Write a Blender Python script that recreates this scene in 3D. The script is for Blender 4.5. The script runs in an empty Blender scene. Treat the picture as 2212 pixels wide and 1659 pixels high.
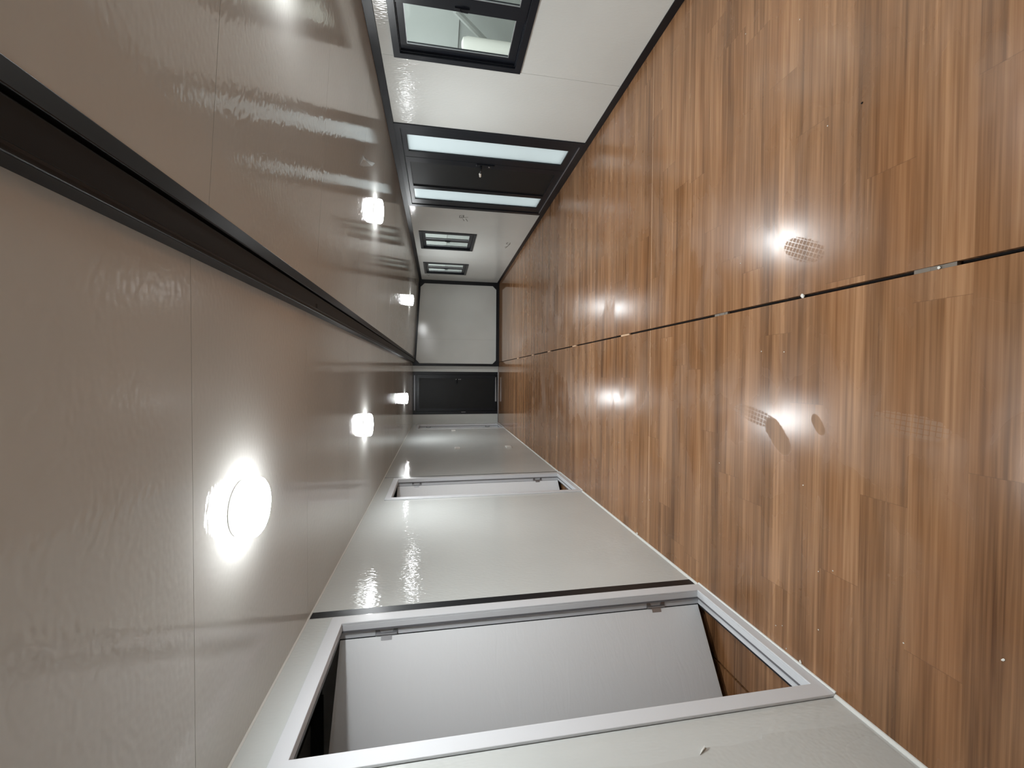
import bpy, bmesh, math, random
from mathutils import Matrix, Vector
random.seed(7)
S = bpy.context.scene
C = S.collection

# ------------------------------------------------------------------ camera
CAM = Vector((0.0, 0.0, 1.62))
PITCH, YAW, ROLL, FPX = 0.1757, -0.0206, -0.0021, 887.57
fw = Vector((math.sin(YAW)*math.cos(PITCH), math.cos(YAW)*math.cos(PITCH), -math.sin(PITCH)))
rt = Vector((math.cos(YAW), -math.sin(YAW), 0)); dn = fw.cross(rt)
r2 = rt*math.cos(ROLL) + dn*math.sin(ROLL)
d2 = -rt*math.sin(ROLL) + dn*math.cos(ROLL)
cd = bpy.data.cameras.new('camera'); cam = bpy.data.objects.new('camera', cd); C.objects.link(cam)
# the photograph was taken on its side: the picture's right is the room's down
M = Matrix((d2, r2, -fw)).transposed().to_4x4(); M.translation = CAM
cam.matrix_world = M
cd.sensor_fit = 'HORIZONTAL'; cd.sensor_width = 36.0; cd.lens = FPX/2212*36.0
cd.clip_start = 0.02; cd.clip_end = 200
S.camera = cam

# ------------------------------------------------------------------ world, exposure
W = bpy.data.worlds.new('world'); S.world = W; W.use_nodes = True
bg = W.node_tree.nodes['Background']; bg.inputs[0].default_value = (0.92, 0.98, 1.0, 1); bg.inputs[1].default_value = 3.0
S.view_settings.view_transform = 'Standard'; S.view_settings.look = 'None'
S.view_settings.exposure = 0.0; S.view_settings.gamma = 1.0; S.view_settings.use_curve_mapping = False
S.cycles.max_bounces = 8; S.cycles.diffuse_bounces = 4; S.cycles.glossy_bounces = 3
S.cycles.transparent_max_bounces = 12; S.cycles.caustics_reflective = False; S.cycles.caustics_refractive = False
S.cycles.use_light_tree = False; S.cycles.adaptive_threshold = .03
LAMP = 205.0            # radiance of the lamp diffusers

# ------------------------------------------------------------------ dimensions
XR, XL, XG = 2.535, -1.32, 0.3655       # right wall, left partition, floor joint
YE, YC, YN = 11.2, 11.34, -0.55         # wing end, centre end, wall behind the camera
ZC = 2.313                              # centre ceiling
WX0, WZ0, WS = 0.475, 2.265, -0.0592    # wing ceiling: start, height there, slope
def zw(x): return WZ0 + WS*(x-WX0)

# ------------------------------------------------------------------ helpers
def box(bm, x0, x1, y0, y1, z0, z1):
    v = [bm.verts.new(p) for p in ((x0,y0,z0),(x1,y0,z0),(x1,y1,z0),(x0,y1,z0),(x0,y0,z1),(x1,y0,z1),(x1,y1,z1),(x0,y1,z1))]
    for f in ((0,3,2,1),(4,5,6,7),(0,1,5,4),(1,2,6,5),(2,3,7,6),(3,0,4,7)): bm.faces.new([v[i] for i in f])
    return v
def hexa(bm, P):
    v = [bm.verts.new(p) for p in P]
    for f in ((0,3,2,1),(4,5,6,7),(0,1,5,4),(1,2,6,5),(2,3,7,6),(3,0,4,7)): bm.faces.new([v[i] for i in f])
def prism(bm, poly, axis, a0, a1):
    """extrude a polygon (list of 2D points) along axis 'X','Y' or 'Z'"""
    def P(p, a):
        return {'X': (a, p[0], p[1]), 'Y': (p[0], a, p[1]), 'Z': (p[0], p[1], a)}[axis]
    A = [bm.verts.new(P(p, a0)) for p in poly]; B = [bm.verts.new(P(p, a1)) for p in poly]
    n = len(poly); bm.faces.new(A[::-1]); bm.faces.new(B)
    for i in range(n): bm.faces.new((A[i], A[(i+1) % n], B[(i+1) % n], B[i]))
def slab(bm, x0, x1, yr, zr, holes=()):
    """wall slab between x0 and x1 over the y/z rectangle with rectangular holes, no inner faces"""
    ys = sorted({yr[0], yr[1], *[h[0] for h in holes], *[h[1] for h in holes]})
    zs = sorted({zr[0], zr[1], *[h[2] for h in holes], *[h[3] for h in holes]})
    ys = [y for y in ys if yr[0] <= y <= yr[1]]; zs = [z for z in zs if zr[0] <= z <= zr[1]]
    def solid(i, j):
        if i < 0 or j < 0 or i >= len(ys)-1 or j >= len(zs)-1: return False
        cy, cz = (ys[i]+ys[i+1])/2, (zs[j]+zs[j+1])/2
        return not any(h[0] < cy < h[1] and h[2] < cz < h[3] for h in holes)
    cache = {}
    def V(x, y, z):
        k = (x, y, z)
        if k not in cache: cache[k] = bm.verts.new(k)
        return cache[k]
    for i in range(len(ys)-1):
        for j in range(len(zs)-1):
            if not solid(i, j): continue
            a, b, c, d = ys[i], ys[i+1], zs[j], zs[j+1]
            bm.faces.new((V(x0,a,c), V(x0,a,d), V(x0,b,d), V(x0,b,c)))
            bm.faces.new((V(x1,a,c), V(x1,b,c), V(x1,b,d), V(x1,a,d)))
            if not solid(i-1, j): bm.faces.new((V(x0,a,c), V(x1,a,c), V(x1,a,d), V(x0,a,d)))
            if not solid(i+1, j): bm.faces.new((V(x0,b,c), V(x0,b,d), V(x1,b,d), V(x1,b,c)))
            if not solid(i, j-1): bm.faces.new((V(x0,a,c), V(x0,b,c), V(x1,b,c), V(x1,a,c)))
            if not solid(i, j+1): bm.faces.new((V(x0,a,d), V(x1,a,d), V(x1,b,d), V(x0,b,d)))
def ring(bm, x0, x1, y0, y1, z0, z1, w, wt=None, wb=None):
    """rectangular frame standing in a y/z plane"""
    wt = w if wt is None else wt; wb = w if wb is None else wb
    slab(bm, x0, x1, (y0, y1), (z0, z1), [(y0+w, y1-w, z0+wb, z1-wt)])
def lathe(bm, prof, n=48):
    rows = []
    for r, z in prof:
        rows.append([bm.verts.new((r*math.cos(2*math.pi*k/n), r*math.sin(2*math.pi*k/n), z)) for k in range(n)] if r > 1e-6 else [bm.verts.new((0,0,z))])
    for a, b in zip(rows, rows[1:]):
        for k in range(n):
            q = [a[k % len(a)], a[(k+1) % len(a)], b[(k+1) % len(b)], b[k % len(b)]]
            u = []
            for x in q:
                if x not in u: u.append(x)
            if len(u) > 2: bm.faces.new(u)
def tube(bm, pts, r, n=10):
    prev = None; rows = []
    for i, p in enumerate(pts):
        p = Vector(p); t = (Vector(pts[min(i+1, len(pts)-1)]) - Vector(pts[max(i-1, 0)])).normalized()
        a = t.orthogonal().normalized() if prev is None else (prev - t*prev.dot(t)).normalized()
        prev = a; b = t.cross(a); rr = r[i] if isinstance(r, (list, tuple)) else r
        rows.append([bm.verts.new(p + (a*math.cos(2*math.pi*k/n) + b*math.sin(2*math.pi*k/n))*rr) for k in range(n)])
    for A, B in zip(rows, rows[1:]):
        for k in range(n): bm.faces.new((A[k], A[(k+1) % n], B[(k+1) % n], B[k]))
    bm.faces.new(rows[0][::-1]); bm.faces.new(rows[-1])
def obj(name, bm, mat, parent=None, bevel=0, smooth=False):
    bmesh.ops.recalc_face_normals(bm, faces=bm.faces)
    if bevel:
        bmesh.ops.bevel(bm, geom=[e for e in bm.edges if len(e.link_faces) == 2 and e.calc_face_angle(0) > .5], offset=bevel, segments=2, affect='EDGES', profile=.5)
    me = bpy.data.meshes.new(name); bm.to_mesh(me); bm.free()
    if smooth:
        for p in me.polygons: p.use_smooth = True
        me.set_sharp_from_angle(angle=math.radians(40))
    me.materials.append(mat)
    o = bpy.data.objects.new(name, me); C.objects.link(o)
    if parent: o.parent = parent
    return o
def empty(name, loc=(0, 0, 0)):
    o = bpy.data.objects.new(name, None); C.objects.link(o); o.location = loc; o.empty_display_size = .05
    return o
def tag(o, label, cat, group=None, kind=None):
    o['label'] = label; o['category'] = cat
    if group: o['group'] = group
    if kind: o['kind'] = kind
    return o
def struct(o, label, cat): return tag(o, label, cat, None, 'structure')
def copy_tree(o, parent=None):
    c = o.copy(); C.objects.link(c); c.parent = parent
    for ch in o.children: copy_tree(ch, c)
    return c
NB = bmesh.new

# ------------------------------------------------------------------ materials
def mat(name, col, rough=.5, spec=.5, metal=0.0, coat=0.0, coat_rough=.05):
    m = bpy.data.materials.new(name); m.use_nodes = True
    p = m.node_tree.nodes['Principled BSDF']
    p.inputs['Base Color'].default_value = (*col, 1); p.inputs['Roughness'].default_value = rough
    p.inputs['Specular IOR Level'].default_value = spec; p.inputs['Metallic'].default_value = metal
    p.inputs['Coat Weight'].default_value = coat; p.inputs['Coat Roughness'].default_value = coat_rough
    return m
class G:
    """tiny node-graph helper"""
    def __init__(s, m): s.t = m.node_tree; s.p = s.t.nodes.get('Principled BSDF')
    def n(s, kind, **kw):
        x = s.t.nodes.new(kind)
        for k, v in kw.items(): setattr(x, k, v)
        return x
    def l(s, a, b): s.t.links.new(a, b)
    def put(s, sock, v):
        if hasattr(v, 'is_output'): s.l(v, sock)
        else: sock.default_value = v
    def math(s, op, a, b=0.0, c=0.0, clamp=False):
        x = s.n('ShaderNodeMath', operation=op, use_clamp=clamp)
        s.put(x.inputs[0], a); s.put(x.inputs[1], b); s.put(x.inputs[2], c); return x.outputs[0]
    def mapr(s, v, a, b, c=0.0, d=1.0, smooth=True):
        x = s.n('ShaderNodeMapRange', interpolation_type='SMOOTHSTEP' if smooth else 'LINEAR')
        for i, q in enumerate((v, a, b, c, d)): s.put(x.inputs[i], q)
        return x.outputs[0]
    def noise(s, vec, scale, detail=2.0, rough=.5, dist=0.0):
        x = s.n('ShaderNodeTexNoise'); s.l(vec, x.inputs['Vector'])
        x.inputs['Scale'].default_value = scale; x.inputs['Detail'].default_value = detail
        x.inputs['Roughness'].default_value = rough; x.inputs['Distortion'].default_value = dist
        return x.outputs[0]
    def mul(s, vec, k):
        x = s.n('ShaderNodeVectorMath', operation='MULTIPLY'); s.l(vec, x.inputs[0]); x.inputs[1].default_value = k; return x.outputs[0]
    def add(s, a, b):
        x = s.n('ShaderNodeVectorMath', operation='ADD'); s.put(x.inputs[0], a); s.put(x.inputs[1], b); return x.outputs[0]
    def mix(s, f, a, b, blend='MIX'):
        x = s.n('ShaderNodeMix', data_type='RGBA', blend_type=blend); s.put(x.inputs[0], f)
        for i, v in ((6, a), (7, b)): s.put(x.inputs[i], v if hasattr(v, 'is_output') else (*v, 1))
        return x.outputs[2]
    def bump(s, h, strength, dist):
        x = s.n('ShaderNodeBump'); x.inputs['Strength'].default_value = strength; x.inputs['Distance'].default_value = dist
        s.l(h, x.inputs['Height']); return x.outputs[0]
    def pos(s): return s.n('ShaderNodeNewGeometry').outputs['Position']

def panel_mat(name, col, rough, emb, wave, coat=0.0, dirt=.06, stretch=(1, 1, 1)):
    """painted steel sandwich panel: fine embossing, slow ripples, faint grime"""
    m = mat(name, col, rough, .5, 0, coat, .06); g = G(m); P = g.pos()
    e = g.noise(g.mul(P, stretch), 70, 0.0, .4)
    w = g.noise(P, 3.2, 2.0, .5)
    h = g.math('ADD', g.math('MULTIPLY', e, emb), g.math('MULTIPLY', w, wave))
    b = g.bump(h, 1.0, 1.0); g.l(b, g.p.inputs['Normal'])
    if coat: g.l(b, g.p.inputs['Coat Normal'])
    d = g.mapr(g.noise(P, 1.3, 2.0, .5), .35, .75)
    g.l(g.mix(g.math('MULTIPLY', d, dirt), col, tuple(c*.45 for c in col)), g.p.inputs['Base Color'])
    rr = g.mapr(g.noise(P, 1.6, 2.0, .5), .3, .7, rough*.85, rough*1.2)
    g.l(rr, g.p.inputs['Roughness'])
    return m
M_WALL = panel_mat('wall_panel_cream', (.66, .685, .665), .12, .0007, .0007, 0, .10, (1, 1.5, .6))
M_WALLL = panel_mat('partition_panel_cream', (.67, .695, .68), .085, .0008, .0007, 0, .10, (1, 1.5, .6))
M_CEIL = panel_mat('ceiling_panel_cream', (.615, .605, .575), .075, .00055, .0012, 0, .12, (.6, 1.0, 1))
M_ROOM = panel_mat('room_panel_grey', (.50, .50, .48), .5, .0001, .001)
M_BLACK = mat('black_painted_steel', (.007, .008, .011), .34, .35)
M_BLACK2 = mat('black_anodised_frame', (.008, .010, .015), .30, .35)
M_DARKP = mat('black_door_panel', (.009, .010, .011), .42, .3)
M_BEAM = mat('dark_beam_steel', (.008, .007, .007), .5, .25)
M_WHITE = mat('white_door_trim', (.74, .76, .79), .34)
M_COVE = mat('white_cove_plastic', (.78, .79, .76), .4)
M_DIRTY = mat('grey_shim_wood', (.20, .17, .14), .8)
M_RAW = mat('raw_board_edge', (.66, .45, .29), .7)
M_CHIP = mat('white_chip', (.82, .80, .74), .7)
M_DARK = mat('black_gap', (.006, .005, .005), .9)
M_GAPSHADE = mat('grey_rubber_seal', (.16, .16, .17), .6)  # dark grey standing in for the shadow line in the door lining
M_STEEL = mat('grey_hinge_steel', (.42, .42, .44), .35, .5, .8)
M_PLATE = mat('white_switch_plastic', (.80, .79, .76), .3)
M_PEN = mat('grey_pencil', (.13, .13, .11), .8)
M_FILM = panel_mat('protective_film', (.64, .66, .642), .24, .0008, .0012, 0, .10)
# film wrinkles on the white door leaves
M_LEAF = mat('white_door_leaf', (.87, .89, .91), .36)
g = G(M_LEAF); P = g.pos()
cr = g.noise(g.mul(P, (2.0, 2.0, 7.0)), 2.2, 5.0, .62, 1.2)
g.l(g.bump(cr, .11, .02), g.p.inputs['Normal'])
# emitter
M_LAMP = bpy.data.materials.new('lamp_diffuser'); M_LAMP.use_nodes = True
t = M_LAMP.node_tree; t.nodes.remove(t.nodes['Principled BSDF'])
em = t.nodes.new('ShaderNodeEmission'); em.inputs[0].default_value = (.95, .985, 1.0, 1); em.inputs[1].default_value = LAMP
t.links.new(em.outputs[0], t.nodes['Material Output'].inputs[0])
M_RIM = M_LAMP.copy(); M_RIM.name = 'lamp_glowing_rim'; M_RIM.node_tree.nodes['Emission'].inputs[1].default_value = LAMP*.16
# clear pane: Fresnel mix of see-through and mirror
M_GLASS = bpy.data.materials.new('clear_glass'); M_GLASS.use_nodes = True
g = G(M_GLASS); g.t.nodes.remove(g.p)
tr = g.n('ShaderNodeBsdfTransparent'); tr.inputs[0].default_value = (.90, .93, .91, 1)
gl = g.n('ShaderNodeBsdfGlossy'); gl.inputs['Roughness'].default_value = .02
fr = g.n('ShaderNodeFresnel'); g.l(g.mapr(g.n('ShaderNodeNewGeometry').outputs['Backfacing'], 0, 1, 1.52, 1/1.52, False), fr.inputs[0])
mx = g.n('ShaderNodeMixShader'); g.l(g.math('MULTIPLY', fr.outputs[0], 1.3, clamp=True), mx.inputs[0]); g.l(tr.outputs[0], mx.inputs[1]); g.l(gl.outputs[0], mx.inputs[2])
g.l(mx.outputs[0], g.t.nodes['Material Output'].inputs[0])
# frosted pane
M_FROST = bpy.data.materials.new('frosted_glass'); M_FROST.use_nodes = True
g = G(M_FROST); g.t.nodes.remove(g.p)
tl = g.n('ShaderNodeBsdfTranslucent'); tl.inputs[0].default_value = (.90, .95, .96, 1)
df = g.n('ShaderNodeBsdfDiffuse'); df.inputs[0].default_value = (.80, .84, .85, 1)
m1 = g.n('ShaderNodeMixShader'); m1.inputs[0].default_value = .12; g.l(tl.outputs[0], m1.inputs[1]); g.l(df.outputs[0], m1.inputs[2])
gl = g.n('ShaderNodeBsdfGlossy'); gl.inputs['Roughness'].default_value = .12
fr = g.n('ShaderNodeFresnel'); g.l(g.mapr(g.n('ShaderNodeNewGeometry').outputs['Backfacing'], 0, 1, 1.5, 1/1.5, False), fr.inputs[0])
m2 = g.n('ShaderNodeMixShader'); g.l(fr.outputs[0], m2.inputs[0]); g.l(m1.outputs[0], m2.inputs[1]); g.l(gl.outputs[0], m2.inputs[2])
g.l(m2.outputs[0], g.t.nodes['Material Output'].inputs[0])
# thin plastic scrap
M_SCRAP = mat('clear_plastic_scrap', (.75, .75, .74), .15); M_SCRAP.node_tree.nodes['Principled BSDF'].inputs['Alpha'].default_value = .45

# wood-print floor
M_FLOOR = mat('wood_print_board', (.35, .2, .1), .22)
g = G(M_FLOOR); P = g.pos(); sep = g.n('ShaderNodeSeparateXYZ'); g.l(P, sep.inputs[0]); X, Y = sep.outputs[0], sep.outputs[1]
row = g.math('FLOOR', g.math('DIVIDE', g.math('SUBTRACT', Y, .013), .165))
wn = g.n('ShaderNodeTexWhiteNoise', noise_dimensions='1D'); g.l(row, wn.inputs['W'])
xs = g.math('DIVIDE', g.math('ADD', X, g.math('MULTIPLY', wn.outputs[0], 5.0)), 1.22)
colm = g.math('FLOOR', xs)
wn2 = g.n('ShaderNodeTexWhiteNoise', noise_dimensions='2D'); cmb = g.n('ShaderNodeCombineXYZ'); g.l(row, cmb.inputs[0]); g.l(colm, cmb.inputs[1]); g.l(cmb.outputs[0], wn2.inputs['Vector'])
off = g.n('ShaderNodeCombineXYZ'); g.l(g.math('MULTIPLY', wn2.outputs[0], 37.0), off.inputs[0]); g.l(g.math('MULTIPLY', wn.outputs[0], 11.0), off.inputs[2])
Q = g.add(P, off.outputs[0])
band = g.noise(g.mul(P, (.32, 9.0, 1.0)), 1.0, 3.0, .5, .2)       # broad dark and light bands
grain = g.noise(g.mul(Q, (1.3, 85.0, 1.0)), 1.0, 3.0, .6, .1)      # fine pores
cath = g.noise(g.mul(Q, (.9, 24.0, 1.0)), 1.0, 3.0, .55, .5)         # wavy figure
v = g.math('ADD', g.math('MULTIPLY', band, .40), g.math('ADD', g.math('MULTIPLY', cath, .28), g.math('MULTIPLY', grain, .32)))
v = g.math('ADD', v, g.math('MULTIPLY', g.math('SUBTRACT', wn2.outputs[0], .5), .035))
ramp = g.n('ShaderNodeValToRGB'); g.l(v, ramp.inputs[0]); cr = ramp.color_ramp
cr.elements[0].position = .365; cr.elements[0].color = (.106, .047, .019, 1)
cr.elements[1].position = .63; cr.elements[1].color = (.445, .240, .120, 1)
e = cr.elements.new(.45); e.color = (.202, .096, .041, 1)
e = cr.elements.new(.53); e.color = (.298, .150, .070, 1)
hue = g.mapr(g.noise(g.mul(P, (.5, 5.0, 1.0)), 1.3, 2.0), .42, .70)
col = g.mix(g.math('MULTIPLY', hue, .38), ramp.outputs[0], (.245, .098, .030))
# printed plank joints
fy = g.math('FRACT', g.math('DIVIDE', g.math('SUBTRACT', Y, .013), .165)); fx = g.math('FRACT', xs)
jy = g.math('LESS_THAN', fy, .010); jx = g.math('LESS_THAN', fx, .0018)
j = g.math('MULTIPLY', g.math('MAXIMUM', g.math('MULTIPLY', jy, .45), jx), .5)
col = g.mix(j, col, (.13, .065, .03))
# dust film, wiped patches and smears
dust = g.mapr(g.noise(P, 1.5, 3.0, .5, .5), .36, .70)
smear = g.mapr(g.noise(g.mul(P, (1.0, 2.5, 1.0)), 2.0, 3.0, .5, .8), .42, .68)
film = g.math('MULTIPLY', g.math('ADD', g.math('MULTIPLY', dust, .6), g.math('MULTIPLY', smear, .4)), 1.0)
# shoe prints (stains with their own outlines): centre x, y, turn, half length, half width, lug pitch
prints = [(-.285, 1.735, 40, .105, .050, 0), (-.200, 1.890, 78, .150, .040, .022), (-.205, 1.520, 30, .050, .024, 0),
          (.575, 1.610, 62, .120, .050, .020), (-.170, 1.180, 85, .130, .045, .018)]
pm = None; edge = g.math('MULTIPLY', g.noise(P, 60, 1.0), .5)
for cx, cy, a, hl, hw, lp in prints:
    a = math.radians(a); dx = g.math('SUBTRACT', X, cx); dy = g.math('SUBTRACT', Y, cy)
    u = g.math('ADD', g.math('MULTIPLY', dx, math.cos(a)), g.math('MULTIPLY', dy, math.sin(a)))
    w = g.math('SUBTRACT', g.math('MULTIPLY', dy, math.cos(a)), g.math('MULTIPLY', dx, math.sin(a)))
    un = g.math('POWER', g.math('ABSOLUTE', g.math('DIVIDE', u, hl)), 3.0); wnn = g.math('POWER', g.math('ABSOLUTE', g.math('DIVIDE', w, hw)), 2.0)
    k = g.mapr(g.math('ADD', g.math('ADD', un, wnn), edge), .95, 1.35, 1.0, 0.0)
    if lp:
        st = g.math('MINIMUM', g.math('PINGPONG', u, lp/2), g.math('PINGPONG', w, lp/2))
        k = g.math('MULTIPLY', g.math('MULTIPLY', k, .7), g.mapr(st, lp*.05, lp*.12))
    pm = k if pm is None else g.math('MAXIMUM', pm, k)
col = g.mix(g.math('MULTIPLY', film, .17), col, (.34, .23, .15))
col = g.mix(g.math('MULTIPLY', pm, .22), col, (.20, .125, .066))
g.l(col, g.p.inputs['Base Color'])
clean = g.mapr(g.math('ADD', Y, g.math('MULTIPLY', g.noise(g.mul(P, (2.2, .5, 1.0)), 1.6, 4.0, .6, .6), 3.2)), 8.6, 10.2)   # the far end is still undusted
ro = g.math('ADD', g.mapr(film, 0.0, 1.0, .21, .38), g.math('MULTIPLY', pm, .2))
ro = g.math('ADD', g.math('MULTIPLY', ro, g.math('SUBTRACT', 1.0, clean)), g.math('MULTIPLY', clean, .085))
g.l(ro, g.p.inputs['Roughness'])
hb = g.math('MULTIPLY', g.noise(P, 2.0, 1.0), .0012)
g.l(g.bump(hb, 1.0, 1.0), g.p.inputs['Normal'])

# ------------------------------------------------------------------ floor
bm = NB(); box(bm, -3.9, XR+.06, YN-.06, YC+.06, -.09, -.022)
floor = struct(obj('floor', bm, M_DARK), 'brown wood-print board floor of the long hall', 'floor')
seams_y = [.82, 2.97, 5.12, 7.27, 9.42]
edges = [YN] + seams_y + [YC]
bays = [(-3.75, -1.682), (-1.668, XG-.0075), (XG+.0075, XR)]
for (x0, x1) in bays:
    for a, b in zip(edges, edges[1:]):
        bm = NB(); box(bm, x0, x1, a+.002, b-.002, -.022, 0)
        obj('floor_board', bm, M_FLOOR, floor)
    for s in seams_y:
        bm = NB(); box(bm, x0, x1, s-.002, s+.002, -.022, -.0002)
        obj('seam_strip', bm, M_RAW, floor)

# ------------------------------------------------------------------ ceiling
cs = [YN] + [1.31 + 1.03*k for k in range(-1, 10) if YN < 1.31 + 1.03*k < YC-.2] + [YC]
bm = NB(); box(bm, -1.70, .40, YN-.06, YC+.06, ZC+.045, ZC+.12)
ceil_c = struct(obj('ceiling', bm, M_BLACK), 'flat cream panelled ceiling of the middle bay', 'ceiling')
bm = NB(); hexa(bm, [(.40,YN-.06,zw(.40)+.045),(XR+.06,YN-.06,zw(XR+.06)+.045),(XR+.06,YC,zw(XR+.06)+.045),(.40,YC,zw(.40)+.045),
                     (.40,YN-.06,zw(.40)+.12),(XR+.06,YN-.06,zw(XR+.06)+.12),(XR+.06,YC,zw(XR+.06)+.12),(.40,YC,zw(.40)+.12)])
ceil_w = struct(obj('ceiling', bm, M_BLACK), 'gently sloping cream panelled ceiling above the windows', 'ceiling')
bm = NB(); box(bm, -3.9, -1.70, YN-.06, YC+.06, ZC+.01, ZC+.12)
ceil_l = struct(obj('ceiling', bm, M_ROOM), 'dim grey ceiling of the side rooms behind the partition', 'ceiling')
for a, b in zip(cs, cs[1:]):
    bm = NB(); box(bm, -1.641, .331, a+.0009, b-.0009, ZC, ZC+.045); obj('ceiling_panel', bm, M_CEIL, ceil_c)
    bm = NB(); x0, x1 = .476, XR
    hexa(bm, [(x0,a+.0009,zw(x0)),(x1,a+.0009,zw(x1)),(x1,b-.0009,zw(x1)),(x0,b-.0009,zw(x0)),
              (x0,a+.0009,zw(x0)+.045),(x1,a+.0009,zw(x1)+.045),(x1,b-.0009,zw(x1)+.045),(x0,b-.0009,zw(x0)+.045)])
    obj('ceiling_panel', bm, M_CEIL, ceil_w)
# dark steel beam between the two ceilings
beam = empty('ceiling_beam', (.40, 5.4, 2.26)); struct(beam, 'dark steel beam running the length of the ceiling between two bays', 'beam')
def bpart(name, poly, m, parent, y0=YN, y1=YE, bev=.003):
    bm = NB(); prism(bm, poly, 'Y', y0, y1); o = obj(name, bm, m, parent, bev)
    o.matrix_parent_inverse = Matrix.Translation(-Vector(parent.location)); return o
bpart('beam_flange', [(.331, 2.258), (.416, 2.258), (.416, 2.34), (.331, 2.34)], M_BEAM, beam)
bpart('beam_fold', [(.427, 2.254), (.476, 2.262), (.476, 2.34), (.427, 2.34)], M_BEAM, beam)
bpart('beam_web', [(.412, 2.275), (.430, 2.275), (.430, 2.34), (.412, 2.34)], M_DARK, beam)
bpart('beam_edge', [(.3295, 2.262), (.347, 2.2555), (.347, 2.259), (.332, 2.266)], M_BLACK, beam)
bm = NB(); box(bm, .352, .374, 2.315, 2.338, 2.2572, 2.262); o = obj('bolt_slot', bm, M_DARK, beam); o.matrix_parent_inverse = Matrix.Translation(-Vector(beam.location))
beam2 = empty('ceiling_beam', (-1.71, 5.4, 2.26)); struct(beam2, 'dark beam above the side rooms behind the partition', 'beam')
bpart('beam_flange', [(-1.785, 2.26), (-1.641, 2.26), (-1.641, 2.36), (-1.785, 2.36)], M_BEAM, beam2)

# ------------------------------------------------------------------ right wall
wr = empty('wall_right', (XR, 5, 0)); struct(wr, 'cream panelled outer wall with windows and black entrance door', 'wall')
def child(o, parent):
    o.parent = parent; o.matrix_parent_inverse = Matrix.Translation(-Vector(parent.location)); return o
WIN = (2.420, 7.430, 9.458); WW, WZA, WZB = 1.012, .958, 1.978
DY0, DY1 = 4.315, 6.350
zt = 2.20
for a, b in ((YN, 1.418), (1.418, 3.428), (3.428, DY0), (DY1, 9.0), (9.0, YE)):
    bm = NB(); hs = [(w+.01, w+WW-.01, WZA+.01, WZB-.01) for w in WIN if a < w+.5 < b]
    slab(bm, XR, XR+.06, (a+.0012, b-.0012), (.02, zt), hs)
    child(obj('wall_panel', bm, M_WALL), wr)
for y in (1.418, 3.428, 9.0):
    bm = NB(); box(bm, XR+.003, XR+.06, y-.0012, y+.0012, .02, .957 if y < 4 else zt); child(obj('joint_strip', bm, M_BLACK), wr)
bm = NB(); slab(bm, XR, XR+.06, (DY0, DY1), (2.075, zt)); child(obj('wall_panel', bm, M_WALL), wr)
tr = []
bm = NB(); prism(bm, [(XR-.006, .0), (XR-.006, .062), (XR+.02, .066), (XR+.02, .0)], 'Y', YN, YE)
struct(obj('baseboard_right', bm, M_BLACK, None, .002), 'black base trim along the windowed wall', 'trim')
bm = NB(); prism(bm, [(XR-.006, 2.074), (XR-.006, zw(XR)), (XR+.02, zw(XR)), (XR+.02, 2.07)], 'Y', YN, YE)
struct(obj('trim_1', bm, M_BLACK, None, .002), 'black trim along the top of the windowed wall', 'trim')

# sliding windows
def make_window():
    r = empty('window_1')
    bm = NB(); ring(bm, -.012, .004, 0, WW, 0, WZB-WZA, .052); obj('window_flange', bm, M_BLACK2, r, .002)
    bm = NB(); ring(bm, .004, .058, .010, WW-.010, .010, WZB-WZA-.010, .048); obj('window_frame', bm, M_BLACK2, r, .002)
    H = WZB-WZA
    for (a, b, x0) in ((.058, .515, -.006), (.460, WW-.058, .020)):
        c, d = (a+.055, .408) if a < .1 else (.505, b-.055)
        bm = NB(); slab(bm, x0, x0+.026, (a, b), (.058, H-.058), [(c, d, .118, H-.108)]); s = obj('sash', bm, M_BLACK2, r, .002)
        bm = NB(); slab(bm, x0+.011, x0+.016, (c-.005, d+.005), (.112, H-.102)); obj('pane', bm, M_GLASS, s)
        bm = NB(); ring(bm, x0+.003, x0+.0105, c-.001, d+.001, .117, H-.107, .005); obj('gasket', bm, M_STEEL, s)
    bm = NB(); box(bm, -.014, -.006, .478, .498, H/2-.05, H/2+.05); tube(bm, [(-.012, .488, H/2+.01), (-.024, .488, H/2+.012), (-.026, .488, H/2-.04)], .005, 8); obj('latch', bm, M_BLACK, r)
    return r
wlab = ['large black sliding window nearest the camera, cut by the top of the picture', 'black sliding window just past the entrance door', 'small black sliding window farthest away, next to the end panel']
w0 = make_window()
for i, y in enumerate(WIN):
    o = w0 if i == 0 else copy_tree(w0)
    o.name = 'window_%d' % (i+1); o.location = (XR, y, WZA); struct(o, wlab[i], 'window'); o['group'] = 'sliding windows in the outer wall'

# entrance door: two leaves with frosted strips
ed = empty('door_1', (XR, (DY0+DY1)/2, .065)); struct(ed, 'black double entrance door with two bright frosted glass strips', 'door')
def dpart(name, bm, m, par=None, bev=.002):
    o = obj(name, bm, m, None, bev); o.parent = par or ed
    o.matrix_parent_inverse = Matrix.Translation(-Vector(ed.location)); return o
bm = NB(); ring(bm, XR-.012, XR+.06, DY0, DY1, .062, 2.078, .072, .06, .035); dpart('door_frame', bm, M_BLACK2)
zb, ztop = .100, 2.014
bm = NB(); slab(bm, XR-.002, XR+.045, (4.390, 4.948), (zb, ztop), [(4.500, 4.832, .178, 1.968)]); L1 = dpart('door_leaf', bm, M_BLACK2)
bm = NB(); slab(bm, XR-.002, XR+.045, (4.954, 6.275), (zb, ztop), [(5.060, 5.700, .178, 1.968), (5.772, 6.112, .178, 1.968)]); L2 = dpart('door_leaf', bm, M_BLACK2)
def sub(name, bm, m, par, bev=0):
    o = obj(name, bm, m, None, bev); o.parent = par; return o
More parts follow.
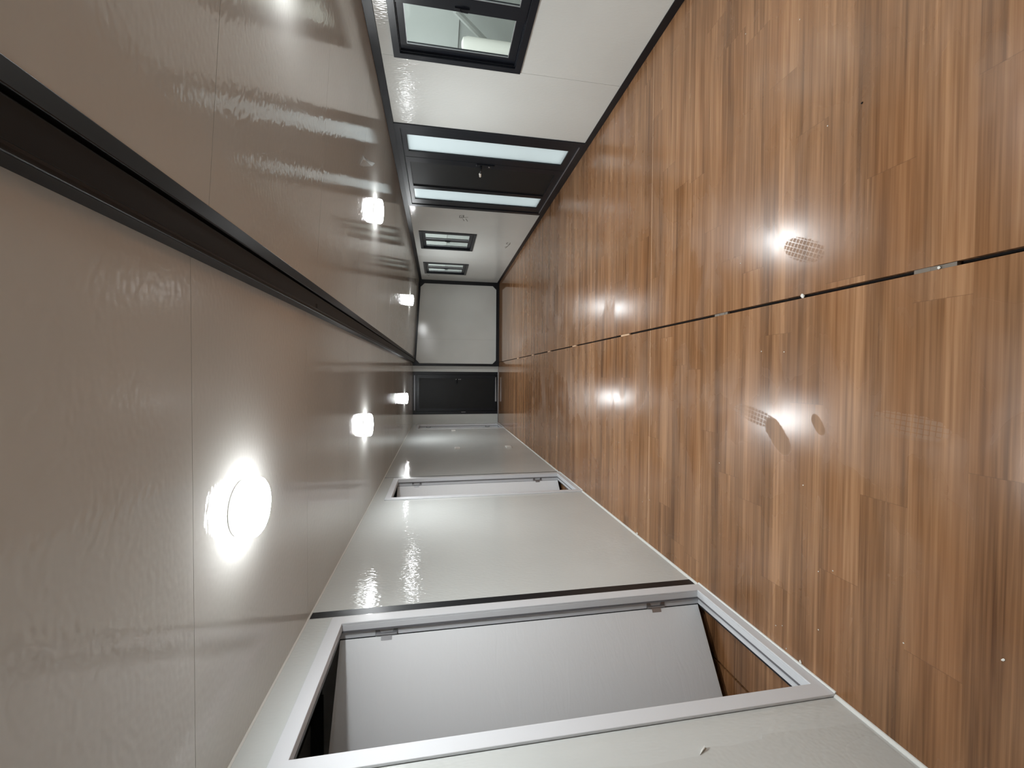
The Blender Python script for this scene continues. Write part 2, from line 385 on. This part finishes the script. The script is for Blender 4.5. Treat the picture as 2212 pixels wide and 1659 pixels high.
bm = NB(); slab(bm, XR+.016, XR+.022, (4.495, 4.837), (.173, 1.973)); sub('frosted_pane', bm, M_FROST, L1)
bm = NB(); slab(bm, XR+.016, XR+.022, (5.767, 6.117), (.173, 1.973)); sub('frosted_pane', bm, M_FROST, L2)
bm = NB(); slab(bm, XR+.012, XR+.035, (5.055, 5.705), (.173, 1.973)); sub('door_panel', bm, M_DARKP, L2)
for L, a, b in ((L1, 4.5, 4.832), (L2, 5.772, 6.112), (L2, 5.06, 5.70)):
    bm = NB(); ring(bm, XR-.001, XR+.012, a-.002, b+.002, .176, 1.970, .008); sub('glazing_bead', bm, M_BLACK, L)
bm = NB(); box(bm, XR-.014, XR-.002, 4.970, 5.012, .965, 1.185); sub('handle_plate', bm, M_BLACK, L2, .003)
bm = NB(); tube(bm, [(XR-.01, 4.992, 1.128), (XR-.05, 4.992, 1.128), (XR-.058, 5.005, 1.128), (XR-.060, 5.06, 1.127), (XR-.060, 5.15, 1.124)], [.011, .010, .010, .009, .009], 10)
sub('lever_handle', bm, M_BLACK, L2)
bm = NB(); tube(bm, [(XR-.060, 5.072, 1.127), (XR-.060, 5.078, 1.127), (XR-.062, 5.095, 1.129), (XR-.060, 5.12, 1.125), (XR-.060, 5.150, 1.122), (XR-.060, 5.160, 1.120)], [.004, .011, .0165, .0135, .0145, .010], 12)
o = sub('handle_wrap', bm, M_CHIP, L2); o['label'] = 'white plastic wrap on the lever'
bm = NB(); tube(bm, [(XR-.016, 4.992, 1.03), (XR-.022, 4.992, 1.03)], .011, 12); o = sub('lock_cylinder', bm, M_STEEL, L2)
bm = NB(); box(bm, XR-.016, XR+.03, 4.40, 6.27, .094, .099); dpart('threshold_strip', bm, M_STEEL, None, 0)

# pencil marks on the outer wall
def stroke(bm, pts, w, x):
    P = [Vector((x, a, b)) for a, b in pts]
    for p, q in zip(P, P[1:]):
        d = (q-p).normalized(); n = Vector((0, -d.z, d.y))*w; e = d*w*.6
        v = [(p-n-e), (q-n+e), (q+n+e), (p+n-e)]
        hexa(bm, [(a.x, a.y, a.z) for a in v] + [(a.x-.0006, a.y, a.z) for a in v])
marks = [('scribbled pencil characters on the cream wall just past the entrance door', .0050,
          [[(6.614,1.301),(6.707,1.301),(6.715,1.252),(6.646,1.238)],[(6.618,1.3),(6.598,1.237)],[(6.601,1.234),(6.639,1.248),(6.683,1.224),(6.668,1.168)],[(6.693,1.278),(6.651,1.264)],[(6.763,1.243),(6.832,1.218)],[(6.736,1.199),(6.84,1.163)]]),
         ('curled pencil scribble low on the wall below the nearer small window', .0055,
          [[(7.765,.327),(7.794,.347),(7.866,.35),(7.868,.31),(7.853,.283),(7.773,.29)],[(7.853,.283),(7.927,.292),(8.014,.305),(8.131,.327)],[(8.014,.305),(8.035,.332),(8.065,.349)]]),
         ('faint pencil tick beside the farthest small window near the end wall', .0055,
          [[(10.615,1.925),(10.654,1.921),(10.716,1.901)],[(10.618,1.87),(10.684,1.874),(10.746,1.881),(10.716,1.901)]])]
for lab, w, sts in marks:
    bm = NB()
    for s in sts: stroke(bm, s, w, XR-.0002)
    tag(obj('pencil_mark', bm, M_PEN), lab, 'pencil mark', 'pencil marks on the outer wall')

# ------------------------------------------------------------------ end wall of the wing
we = empty('wall_end', (1.4, YE, 0)); struct(we, 'cream end panel in a black frame with cut corners', 'wall')
XA, XB = .262, 2.527
for a, b in ((XA, .972), (.972, XR+.06)):
    bm = NB(); prism(bm, [(a+.0008, 0), (b-.0008, 0), (b-.0008, 2.3), (a+.0008, 2.3)], 'Y', YE, YE+.06); child(obj('wall_panel', bm, M_WALL), we)
fr = empty('end_frame', (1.4, YE, 0)); fr.parent = we; fr.matrix_parent_inverse = Matrix.Translation(-Vector(we.location))
def ef(name, poly, d=.022):
    bm = NB(); prism(bm, poly, 'Y', YE-d, YE+.002); o = obj(name, bm, M_BLACK, None, .002); o.parent = fr; o.matrix_parent_inverse = Matrix.Translation(-Vector(fr.location)); return o
zl = lambda x: 2.232 + (2.098-2.232)*(x-.3)/(2.44-.3)
ef('frame_post', [(XA, 0), (.315, 0), (.315, 2.31), (XA, 2.31)])
ef('frame_post', [(2.440, 0), (XR, 0), (XR, zw(XR)), (2.440, zw(2.44))])
ef('frame_rail', [(.315, 0), (2.440, 0), (2.440, .084), (.315, .086)])
ef('frame_rail', [(.315, zl(.315)), (2.440, zl(2.44)), (2.440, zw(2.44)), (.476, zw(.476)), (.476, 2.31), (.315, 2.31)])
k = .098
ef('corner_gusset', [(.315, .086), (.315+k, .086), (.315, .086+k)], .020)
ef('corner_gusset', [(2.440-k, .084), (2.440, .084), (2.440, .084+k)], .020)
ef('corner_gusset', [(.315, zl(.315)), (.315, zl(.315)-k), (.315+k, zl(.315+k))], .020)
ef('corner_gusset', [(2.44, zl(2.44)), (2.44-k, zl(2.44-k)), (2.44, zl(2.44)-k)], .020)

# end wall of the middle bay with its black door
wc = empty('wall_back', (-.55, YC, 0)); struct(wc, 'narrow cream wall strips either side of the black end door', 'wall')
for a, b, d in ((.175, XA, .0), (.098, .175, .014), (-1.40, -1.062, .0)):
    bm = NB(); prism(bm, [(a, 0), (b, 0), (b, ZC), (a, ZC)], 'Y', YC-d, YC+.05); child(obj('wall_strip', bm, M_WALL, None, .0015), wc)
bm = NB(); prism(bm, [(XA-.012, 0), (XA, 0), (XA, ZC), (XA-.012, ZC)], 'Y', YE-.005, YC); child(obj('corner_post', bm, M_BLACK), wc)
bm = NB(); prism(bm, [(-1.062, 2.272), (.098, 2.272), (.098, ZC), (-1.062, ZC)], 'Y', YC-.01, YC+.05); child(obj('wall_strip', bm, M_BLACK), wc)
bd = empty('door_2', (-.48, YC, .03)); struct(bd, 'plain black door at the far end of the hall', 'door')
def bpt(name, bm, m, bev=.002):
    o = obj(name, bm, m, None, bev); o.parent = bd; o.matrix_parent_inverse = Matrix.Translation(-Vector(bd.location)); return o
bm = NB()
for poly in ([(-1.062, .02), (-.985, .02), (-.985, 2.272), (-1.062, 2.272)], [(.020, .02), (.098, .02), (.098, 2.272), (.020, 2.272)], [(-.985, 2.215), (.020, 2.215), (.020, 2.272), (-.985, 2.272)]):
    prism(bm, poly, 'Y', YC-.012, YC+.05)
bpt('door_frame', bm, M_BLACK2)
bm = NB(); prism(bm, [(-.980, .075), (.015, .075), (.015, 2.212), (-.980, 2.212)], 'Y', YC+.004, YC+.045); bpt('door_leaf', bm, M_BLACK2)
bm = NB(); prism(bm, [(-.900, .13), (-.080, .13), (-.080, 2.15), (-.900, 2.15)], 'Y', YC-.002, YC+.010); bpt('door_panel', bm, M_DARKP)
bm = NB(); prism(bm, [(-.125, 1.0), (-.095, 1.0), (-.095, 1.21), (-.125, 1.21)], 'Y', YC-.014, YC-.002); bpt('handle_plate', bm, M_BLACK)
bm = NB(); tube(bm, [(-.11, YC-.012, 1.14), (-.11, YC-.05, 1.14), (-.13, YC-.056, 1.14), (-.23, YC-.056, 1.14)], .010, 8); bpt('lever_handle', bm, M_BLACK, 0)
for z in (1.045, 1.085, 1.16):
    bm = NB(); tube(bm, [(-.11, YC-.014, z), (-.11, YC-.019, z)], .010, 10); bpt('screw', bm, M_STEEL, 0)
bm = NB(); prism(bm, [(-1.012, .90), (-1.000, .90), (-1.000, 1.02), (-1.012, 1.02)], 'Y', YC-.020, YC-.010); bpt('hinge', bm, M_STEEL)
bm = NB(); prism(bm, [(-.720, .045), (-.045, .060), (-.045, .078), (-.720, .085)], 'Y', YC-.030, YC+.004); bpt('threshold', bm, M_STEEL)
bm = NB(); prism(bm, [(-.95, 2.262), (-.005, 2.262), (-.005, 2.276), (-.95, 2.276)], 'Y', YC-.018, YC-.008); bpt('head_strip', bm, M_STEEL)
bm = NB(); prism(bm, [(XL, 0), (XA, 0), (XA, .016), (XL, .016)], 'Y', YC-.028, YC-.012); struct(obj('baseboard_back', bm, M_STEEL, None, .003), 'thin pale base strip under the black end door', 'trim')

bm = NB(); box(bm, -3.9, XR+.06, YC+.052, YC+.10, -.05, 2.42); struct(obj('wall_cover', bm, M_BLACK), 'dark outer skin behind the end wall', 'wall')  # unseen slab, added so outside light cannot leak round the end door

# ------------------------------------------------------------------ left partition
wl = empty('wall_left', (XL, 5, 0)); struct(wl, 'cream partition wall with three white framed doors', 'wall')
DW = .912
DL = (1.412, 4.455, 10.225); DZ = 2.183
segs = [(YN, 2.346), (2.408, 5.434), (5.460, YC)]
for a, b in segs:
    bm = NB(); hs = [(max(y-.001, a), min(y+DW+.001, b), 0, DZ) for y in DL if a < y+.4 < b]
    slab(bm, XL-.055, XL, (a, b), (0, ZC), hs); child(obj('wall_panel', bm, M_WALLL), wl)
bm = NB(); box(bm, XL-.055, XL-.0005, 2.346, 2.408, 0, ZC-.002); struct(obj('trim_2', bm, M_BLACK), 'wide black vertical joint strip beside the nearest white door', 'trim')
bm = NB(); box(bm, XL-.055, XL-.0005, 5.434, 5.460, 0, ZC-.002); struct(obj('trim_3', bm, M_BLACK), 'narrow black vertical joint strip beside the middle white door', 'trim')
gaps = sorted([(y, y+DW) for y in DL] )
runs = []; c = YN
for a, b in gaps: runs.append((c, a)); c = b
runs.append((c, YC-.03))
bb = empty('baseboard_left', (XL, 5, 0)); struct(bb, 'thin white cove strip along the foot of the partition', 'trim')
for a, b in runs:
    bm = NB(); prism(bm, [(XL, 0), (XL+.011, 0), (XL+.010, .005), (XL+.003, .013), (XL, .013)], 'Y', a, b); child(obj('cove_strip', bm, M_COVE), bb)
for y in DL:
    bm = NB(); prism(bm, [(XL+.014, 0), (XL+.021, 0), (XL+.020, .005), (XL+.014, .008)], 'Y', y, y+DW); child(obj('cove_strip', bm, M_COVE), bb)
bm = NB(); prism(bm, [(XL, ZC), (XL+.006, ZC), (XL+.006, ZC-.002), (XL+.002, ZC-.007), (XL, ZC-.007)], 'Y', YN, YC-.03)
struct(obj('trim_4', bm, M_COVE), 'thin pale cove strip where the partition meets the ceiling', 'trim')

def make_door():
    """origin: near lower corner of the frame on the wall face, hall side is +x"""
    r = empty('door_3')
    fl, fh = .067, .063
    bm = NB(); slab(bm, 0, .012, (0, DW), (0, DZ), [(fl, DW-fl, .055, DZ-fh)]); obj('door_casing', bm, M_WHITE, r, .0025)
    bm = NB(); slab(bm, -.040, .0, (.004, DW-.004), (0, DZ-.002), [(fl, DW-fl, .055, DZ-fh)])
    slab(bm, -.088, -.040, (.004, DW-.004), (0, DZ-.002), [(fl-.016, DW-fl+.016, .040, DZ-fh+.016)]); obj('door_lining', bm, M_WHITE, r, .0015)
    bm = NB(); slab(bm, -.040, -.030, (fl-.006, DW-fl+.006), (.049, DZ-fh+.006), [(fl+.0015, DW-fl-.0015, .0565, DZ-fh-.0015)]); obj('door_seal', bm, M_GAPSHADE, r)  # thin grey ring paints the shadow line of the lining groove
    bm = NB(); slab(bm, -.090, -.081, (fl-.020, DW-fl+.020), (.036, DZ-fh+.020), [(fl-.0145, DW-fl+.0145, .0415, DZ-fh+.0145)]); obj('door_seal', bm, M_BLACK, r)  # black ring paints the shade in the gap beside the leaf
    # leaf hung on the far jamb; local y runs back from the hinge
    bm = NB(); box(bm, -.038, 0, -.790, -.010, .046, DZ-fh+.012); lf = obj('door_leaf', bm, M_LEAF, r, .0015); lf.location = (-.074, DW-fl+.014, 0)
    for z in (.325, 1.895):
        bm = NB(); tube(bm, [(.005, -.002, z-.055), (.005, -.002, z+.055)], .006, 10); box(bm, -.0005, .0022, -.030, -.006, z-.028, z+.028); obj('hinge', bm, M_STEEL, lf)
        # jamb plate with its cut-out, lying on the lining
        bm = NB(); prism(bm, [(-.022, -.058), (.018, -.058), (.018, -.040), (-.004, -.030), (-.004, .030), (.018, .040), (.018, .058), (-.022, .058)], 'Y', -.002, 0)
        k = obj('jamb_plate', bm, M_STEEL, r); k.location = (-.062, DW-fl+.0155, z)
    return r
dlab = ['white framed door standing open, nearest the camera in the partition', 'white framed door half open, middle of the three in the partition', 'white framed door farthest along the partition, beside the black end door']
d0 = make_door(); ang = (-59, -46, -8)
for i, y in enumerate(DL):
    o = d0 if i == 0 else copy_tree(d0)
    o.name = 'door_%d' % (i+3); o.location = (XL, y, 0); struct(o, dlab[i], 'door'); o['group'] = 'white doors in the partition'
    for ch in o.children:
        if ch.name.startswith('door_leaf'): ch.rotation_euler = (0, 0, math.radians(ang[i]))

# switch plates on the partition
def plate(name, y, z, w, h, lab, cat):
    r = empty(name, (XL, y, z)); tag(r, lab, cat, 'wall plates on the partition')
    bm = NB(); box(bm, .0, .016, -w/2, w/2, -h/2, h/2); obj('face_plate', bm, M_PLATE, r, .003)
    n = 2 if w > .1 else 1
    for i in range(n):
        c0 = (i-(n-1)/2)*w/n
        bm = NB(); box(bm, .016, .0195, c0-w/n*.3, c0+w/n*.3, -h*.3, h*.3); obj('rocker' if cat == 'switch' else 'socket_insert', bm, M_PLATE, r, .0015)
plate('light_switch', 9.86, 1.28, .10, .095, 'white wall switch beside the farthest white door', 'switch')
plate('wall_socket', 7.46, .355, .175, .095, 'white double socket low on the partition', 'socket')
plate('cover_plate', 7.46, 1.292, .15, .095, 'pale square cover plate at switch height above the low socket', 'plate')

# torn protective film on the near stretch of the partition
film = [(1.330, 1.70), (1.312, 1.42), (1.290, 1.20), (1.281,1.045),(1.262,.922),(1.266,.823),(1.266,.727),(1.274,.704),(1.289,.687),(1.292,.665),(1.283,.587),(1.286,.523),(1.287,.46),(1.304,.443),(1.302,.351),(1.291,.221),(1.284,.032)]
bm = NB(); prism(bm, film + [(.35, .032), (.35, 1.70)], 'X', XL, XL+.0016)
o = child(obj('film_sheet', bm, M_FILM), wl); o['label'] = 'protective film with a torn edge'
bm = NB(); hexa(bm, [(XL+.001, 1.268, .722), (XL+.001, 1.286, .690), (XL+.001, 1.294, .685), (XL+.001, 1.286, .705), (XL+.003, 1.268, .722), (XL+.010, 1.284, .692), (XL+.012, 1.292, .687), (XL+.003, 1.286, .702)])
c = child(obj('film_flap', bm, M_PLATE), wl)

# ------------------------------------------------------------------ side rooms behind the partition
bm = NB(); box(bm, -3.80, -3.75, YN, YC, 0, ZC); struct(obj('wall_room', bm, M_ROOM), 'dim outer wall of the side rooms behind the partition', 'wall')
for y, w, t in ((2.412, 'nearest', 'trim_5'), (6.6, 'middle', 'trim_6')):
    bm = NB(); box(bm, -3.75, XL-.056, y, y+.05, 0, ZC); struct(obj('wall_divider', bm, M_ROOM), 'dim cross wall of the side room behind the %s white door' % w, 'wall')
    bm = NB(); box(bm, -3.75, -1.79, y-.008, y-.001, 2.252, ZC+.006); struct(obj(t, bm, M_BLACK), 'black top trim inside the side room behind the %s white door' % w, 'trim')

# wall behind the camera
wn_ = empty('wall_near', (.5, YN, 0)); struct(wn_, 'cream end wall behind the camera', 'wall')
for a, b in ((-3.75, -1.4), (-1.4, .30), (.30, 1.4), (1.4, XR+.06)):
    bm = NB(); prism(bm, [(a+.001, 0), (b-.001, 0), (b-.001, 2.32), (a+.001, 2.32)], 'Y', YN-.06, YN); child(obj('wall_panel', bm, M_WALL), wn_)

# ------------------------------------------------------------------ ceiling lamps
def make_lamp():
    r = empty('ceiling_lamp')
    bm = NB(); lathe(bm, [(0, 0), (.096, 0), (.100, -.003), (.100, -.016), (.096, -.018), (0, -.018)]); obj('lamp_base', bm, M_PLATE, r, 0, True)
    bm = NB(); lathe(bm, [(.094, -.016), (.103, -.020), (.107, -.030), (.107, -.046), (.103, -.056)]); obj('lamp_rim', bm, M_RIM, r, 0, True)
    bm = NB(); lathe(bm, [(.103, -.056), (.094, -.063), (.055, -.070), (0, -.073)]); obj('lamp_diffuser', bm, M_LAMP, r, 0, True)
    return r
lamps = [(-.475, 1.60, 0, 'large glowing round lamp on the flat ceiling nearest the camera'), (-.475, 4.07, 0, 'second glowing round lamp along the flat ceiling'), (-.475, 8.60, 0, 'farthest glowing round lamp on the flat ceiling, before the black end door'),
         (1.56, 1.62, 1, 'glowing lamp on the sloping ceiling, cut by the top of the picture'), (1.51, 3.98, 1, 'glowing lamp on the sloping ceiling near the entrance door'), (1.51, 8.55, 1, 'farthest glowing lamp on the sloping ceiling, near the end panel')]
l0 = make_lamp()
for i, (x, y, wing, lab) in enumerate(lamps):
    o = l0 if i == 0 else copy_tree(l0)
    o.location = (x, y, zw(x) if wing else ZC); o.rotation_euler = (0, math.atan(-WS) if wing else 0, 0)
    tag(o, lab, 'ceiling lamp', 'round ceiling lamps')

# plastic scrap stuck to the sloping ceiling
bm = NB(); Z0 = lambda x: zw(x)-.001
pts = [(1.674,3.324,0), (1.615,3.261,.012), (1.54,3.20,.004), (1.569,3.275,.020), (1.615,3.36,.034), (1.655,3.44,.046), (1.760,3.600,.040), (1.699,3.413,.004)]
v = [bm.verts.new((x, y, Z0(x)-d)) for x, y, d in pts]; cv = bm.verts.new((1.645, 3.34, Z0(1.645)-.018))
for i in range(len(v)): bm.faces.new((v[i], v[(i+1) % len(v)], cv))
o = obj('plastic_scrap', bm, M_SCRAP); so = o.modifiers.new('thickness', 'SOLIDIFY'); so.thickness = .0006
tag(o, 'crumpled clear plastic scrap hanging from the sloping ceiling near the entrance door', 'plastic scrap')

# ------------------------------------------------------------------ bits in the floor joint and on the floor
shims = [(1.108, .120, M_DIRTY, 'long grey shim in the floor joint nearest the camera'), (2.160, .110, M_DIRTY, 'grey shim in the floor joint, second from the camera'),
         (3.42, .16, M_RAW, 'brown splinter bridging the floor joint past the second shim'), (4.81, .14, M_RAW, 'brown bridge piece in the floor joint level with the entrance door'),
         (5.99, .13, M_RAW, 'small brown bridge piece in the floor joint, third from the end panel'), (7.08, .15, M_RAW, 'small brown bridge piece in the floor joint, second from the end panel'), (8.47, .16, M_RAW, 'small brown bridge piece in the floor joint nearest the end panel')]
for y, l, m, lab in shims:
    bm = NB(); n = 5
    for i in range(n):
        a, b = y-l/2+l*i/n, y-l/2+l*(i+1)/n; q = random.uniform(0, .0015)
        box(bm, XG-.0072, XG+.0072-q, a, b, -.02, -.0022+random.uniform(-.001, .001))
    tag(obj('joint_shim', bm, m), lab, 'shim', 'shims in the floor joint')
def crumb(x, y, r, m, lab, z=0.0, el=1.0):
    bm = NB(); bmesh.ops.create_icosphere(bm, subdivisions=1, radius=r)
    for q in bm.verts: q.co *= random.uniform(.65, 1.15); q.co.z = max(q.co.z, -r*.4)*.6; q.co.x *= el
    o = obj('debris_chip', bm, m); o.location = (x, y, z+r*.24); o.rotation_euler = (0, 0, random.uniform(0, 6)); tag(o, lab, 'debris', 'crumbs on the floor')
crumb(XG+.004, 1.612, .011, M_CHIP, 'white chip caught in the dark floor joint', -.004, 1.4)
crumb(-1.298, 3.141, .012, M_CHIP, 'white chip against the partition foot between the two nearer doors', 0, .7)
crumb(-1.292, 1.581, .009, M_CHIP, 'white chip at the foot of the nearest white door frame')
crumb(-.819, .911, .0036, M_CHIP, 'small pale splinter on the floor closest to the camera', 0, 1.8)
crumb(1.069, 1.36, .006, M_DARK, 'small dark speck on the floor below the large window')
crumb(XG-.002, 1.093, .006, M_CHIP, 'tiny white crumb on the nearest grey shim')
for x, y in [(1.845,1.995),(1.634,1.653),(1.066,1.504),(.62,2.004),(.131,1.845),(.121,1.705),(-.606,3.515),(-.965,2.952),(-1.013,3.062),(-.505,2.15),(-.487,1.587),(-1.283,1.66),(-1.211,1.723),(-1.188,1.685),(-.938,1.169),(-1.092,1.497),(-.807,1.438),(-.84,1.503)]:
    crumb(x, y, .0032, M_CHIP, 'tiny pale crumb lying on the brown floor')

# ------------------------------------------------------------------ outside the windows
M_OUT = panel_mat('outside_cladding', (.36, .37, .355), .6, .0001, .002)
M_OUT2 = panel_mat('outside_skirt', (.27, .28, .268), .6, .0001, .002)
M_GND = mat('outside_concrete', (.30, .29, .27), .9)
bm = NB(); box(bm, XR+.4, 14, -6, 34, -.25, -.15); struct(obj('ground_outside', bm, M_GND), 'grey ground outside the windows', 'ground')
XO = 5.0
ow = empty('wall_outside', (XO, 12, 0)); struct(ow, 'pale cladding of a neighbouring unit seen through the windows', 'wall')
bm = NB(); box(bm, XO, XO+.2, -3, 32, 1.350, 2.6); child(obj('cladding_panel', bm, M_OUT), ow)
bm = NB(); box(bm, XO+.03, XO+.2, -3, 32, -.15, 1.340); child(obj('skirt_panel', bm, M_OUT2), ow)
bm = NB(); tube(bm, [(XO-.16, 5.60, 1.42), (XO-.16, 5.98, 1.02), (XO-.16, 7.05, -.15)], .042, 8); tag(obj('slanted_strut', bm, M_OUT), 'pale slanted strut outside, seen through the large window', 'strut')
bm = NB(); tube(bm, [(XO-.36, 5.89, -.15), (XO-.36, 5.89, .6), (XO-.36, 5.89, 1.24), (XO-.36, 5.89, 1.30), (XO-.36, 5.89, 1.32)], [.095, .10, .098, .082, .03], 16); tag(obj('wrapped_bundle', bm, M_CHIP, None, 0, True), 'white wrapped bundle standing outside, seen through the large window', 'bundle')
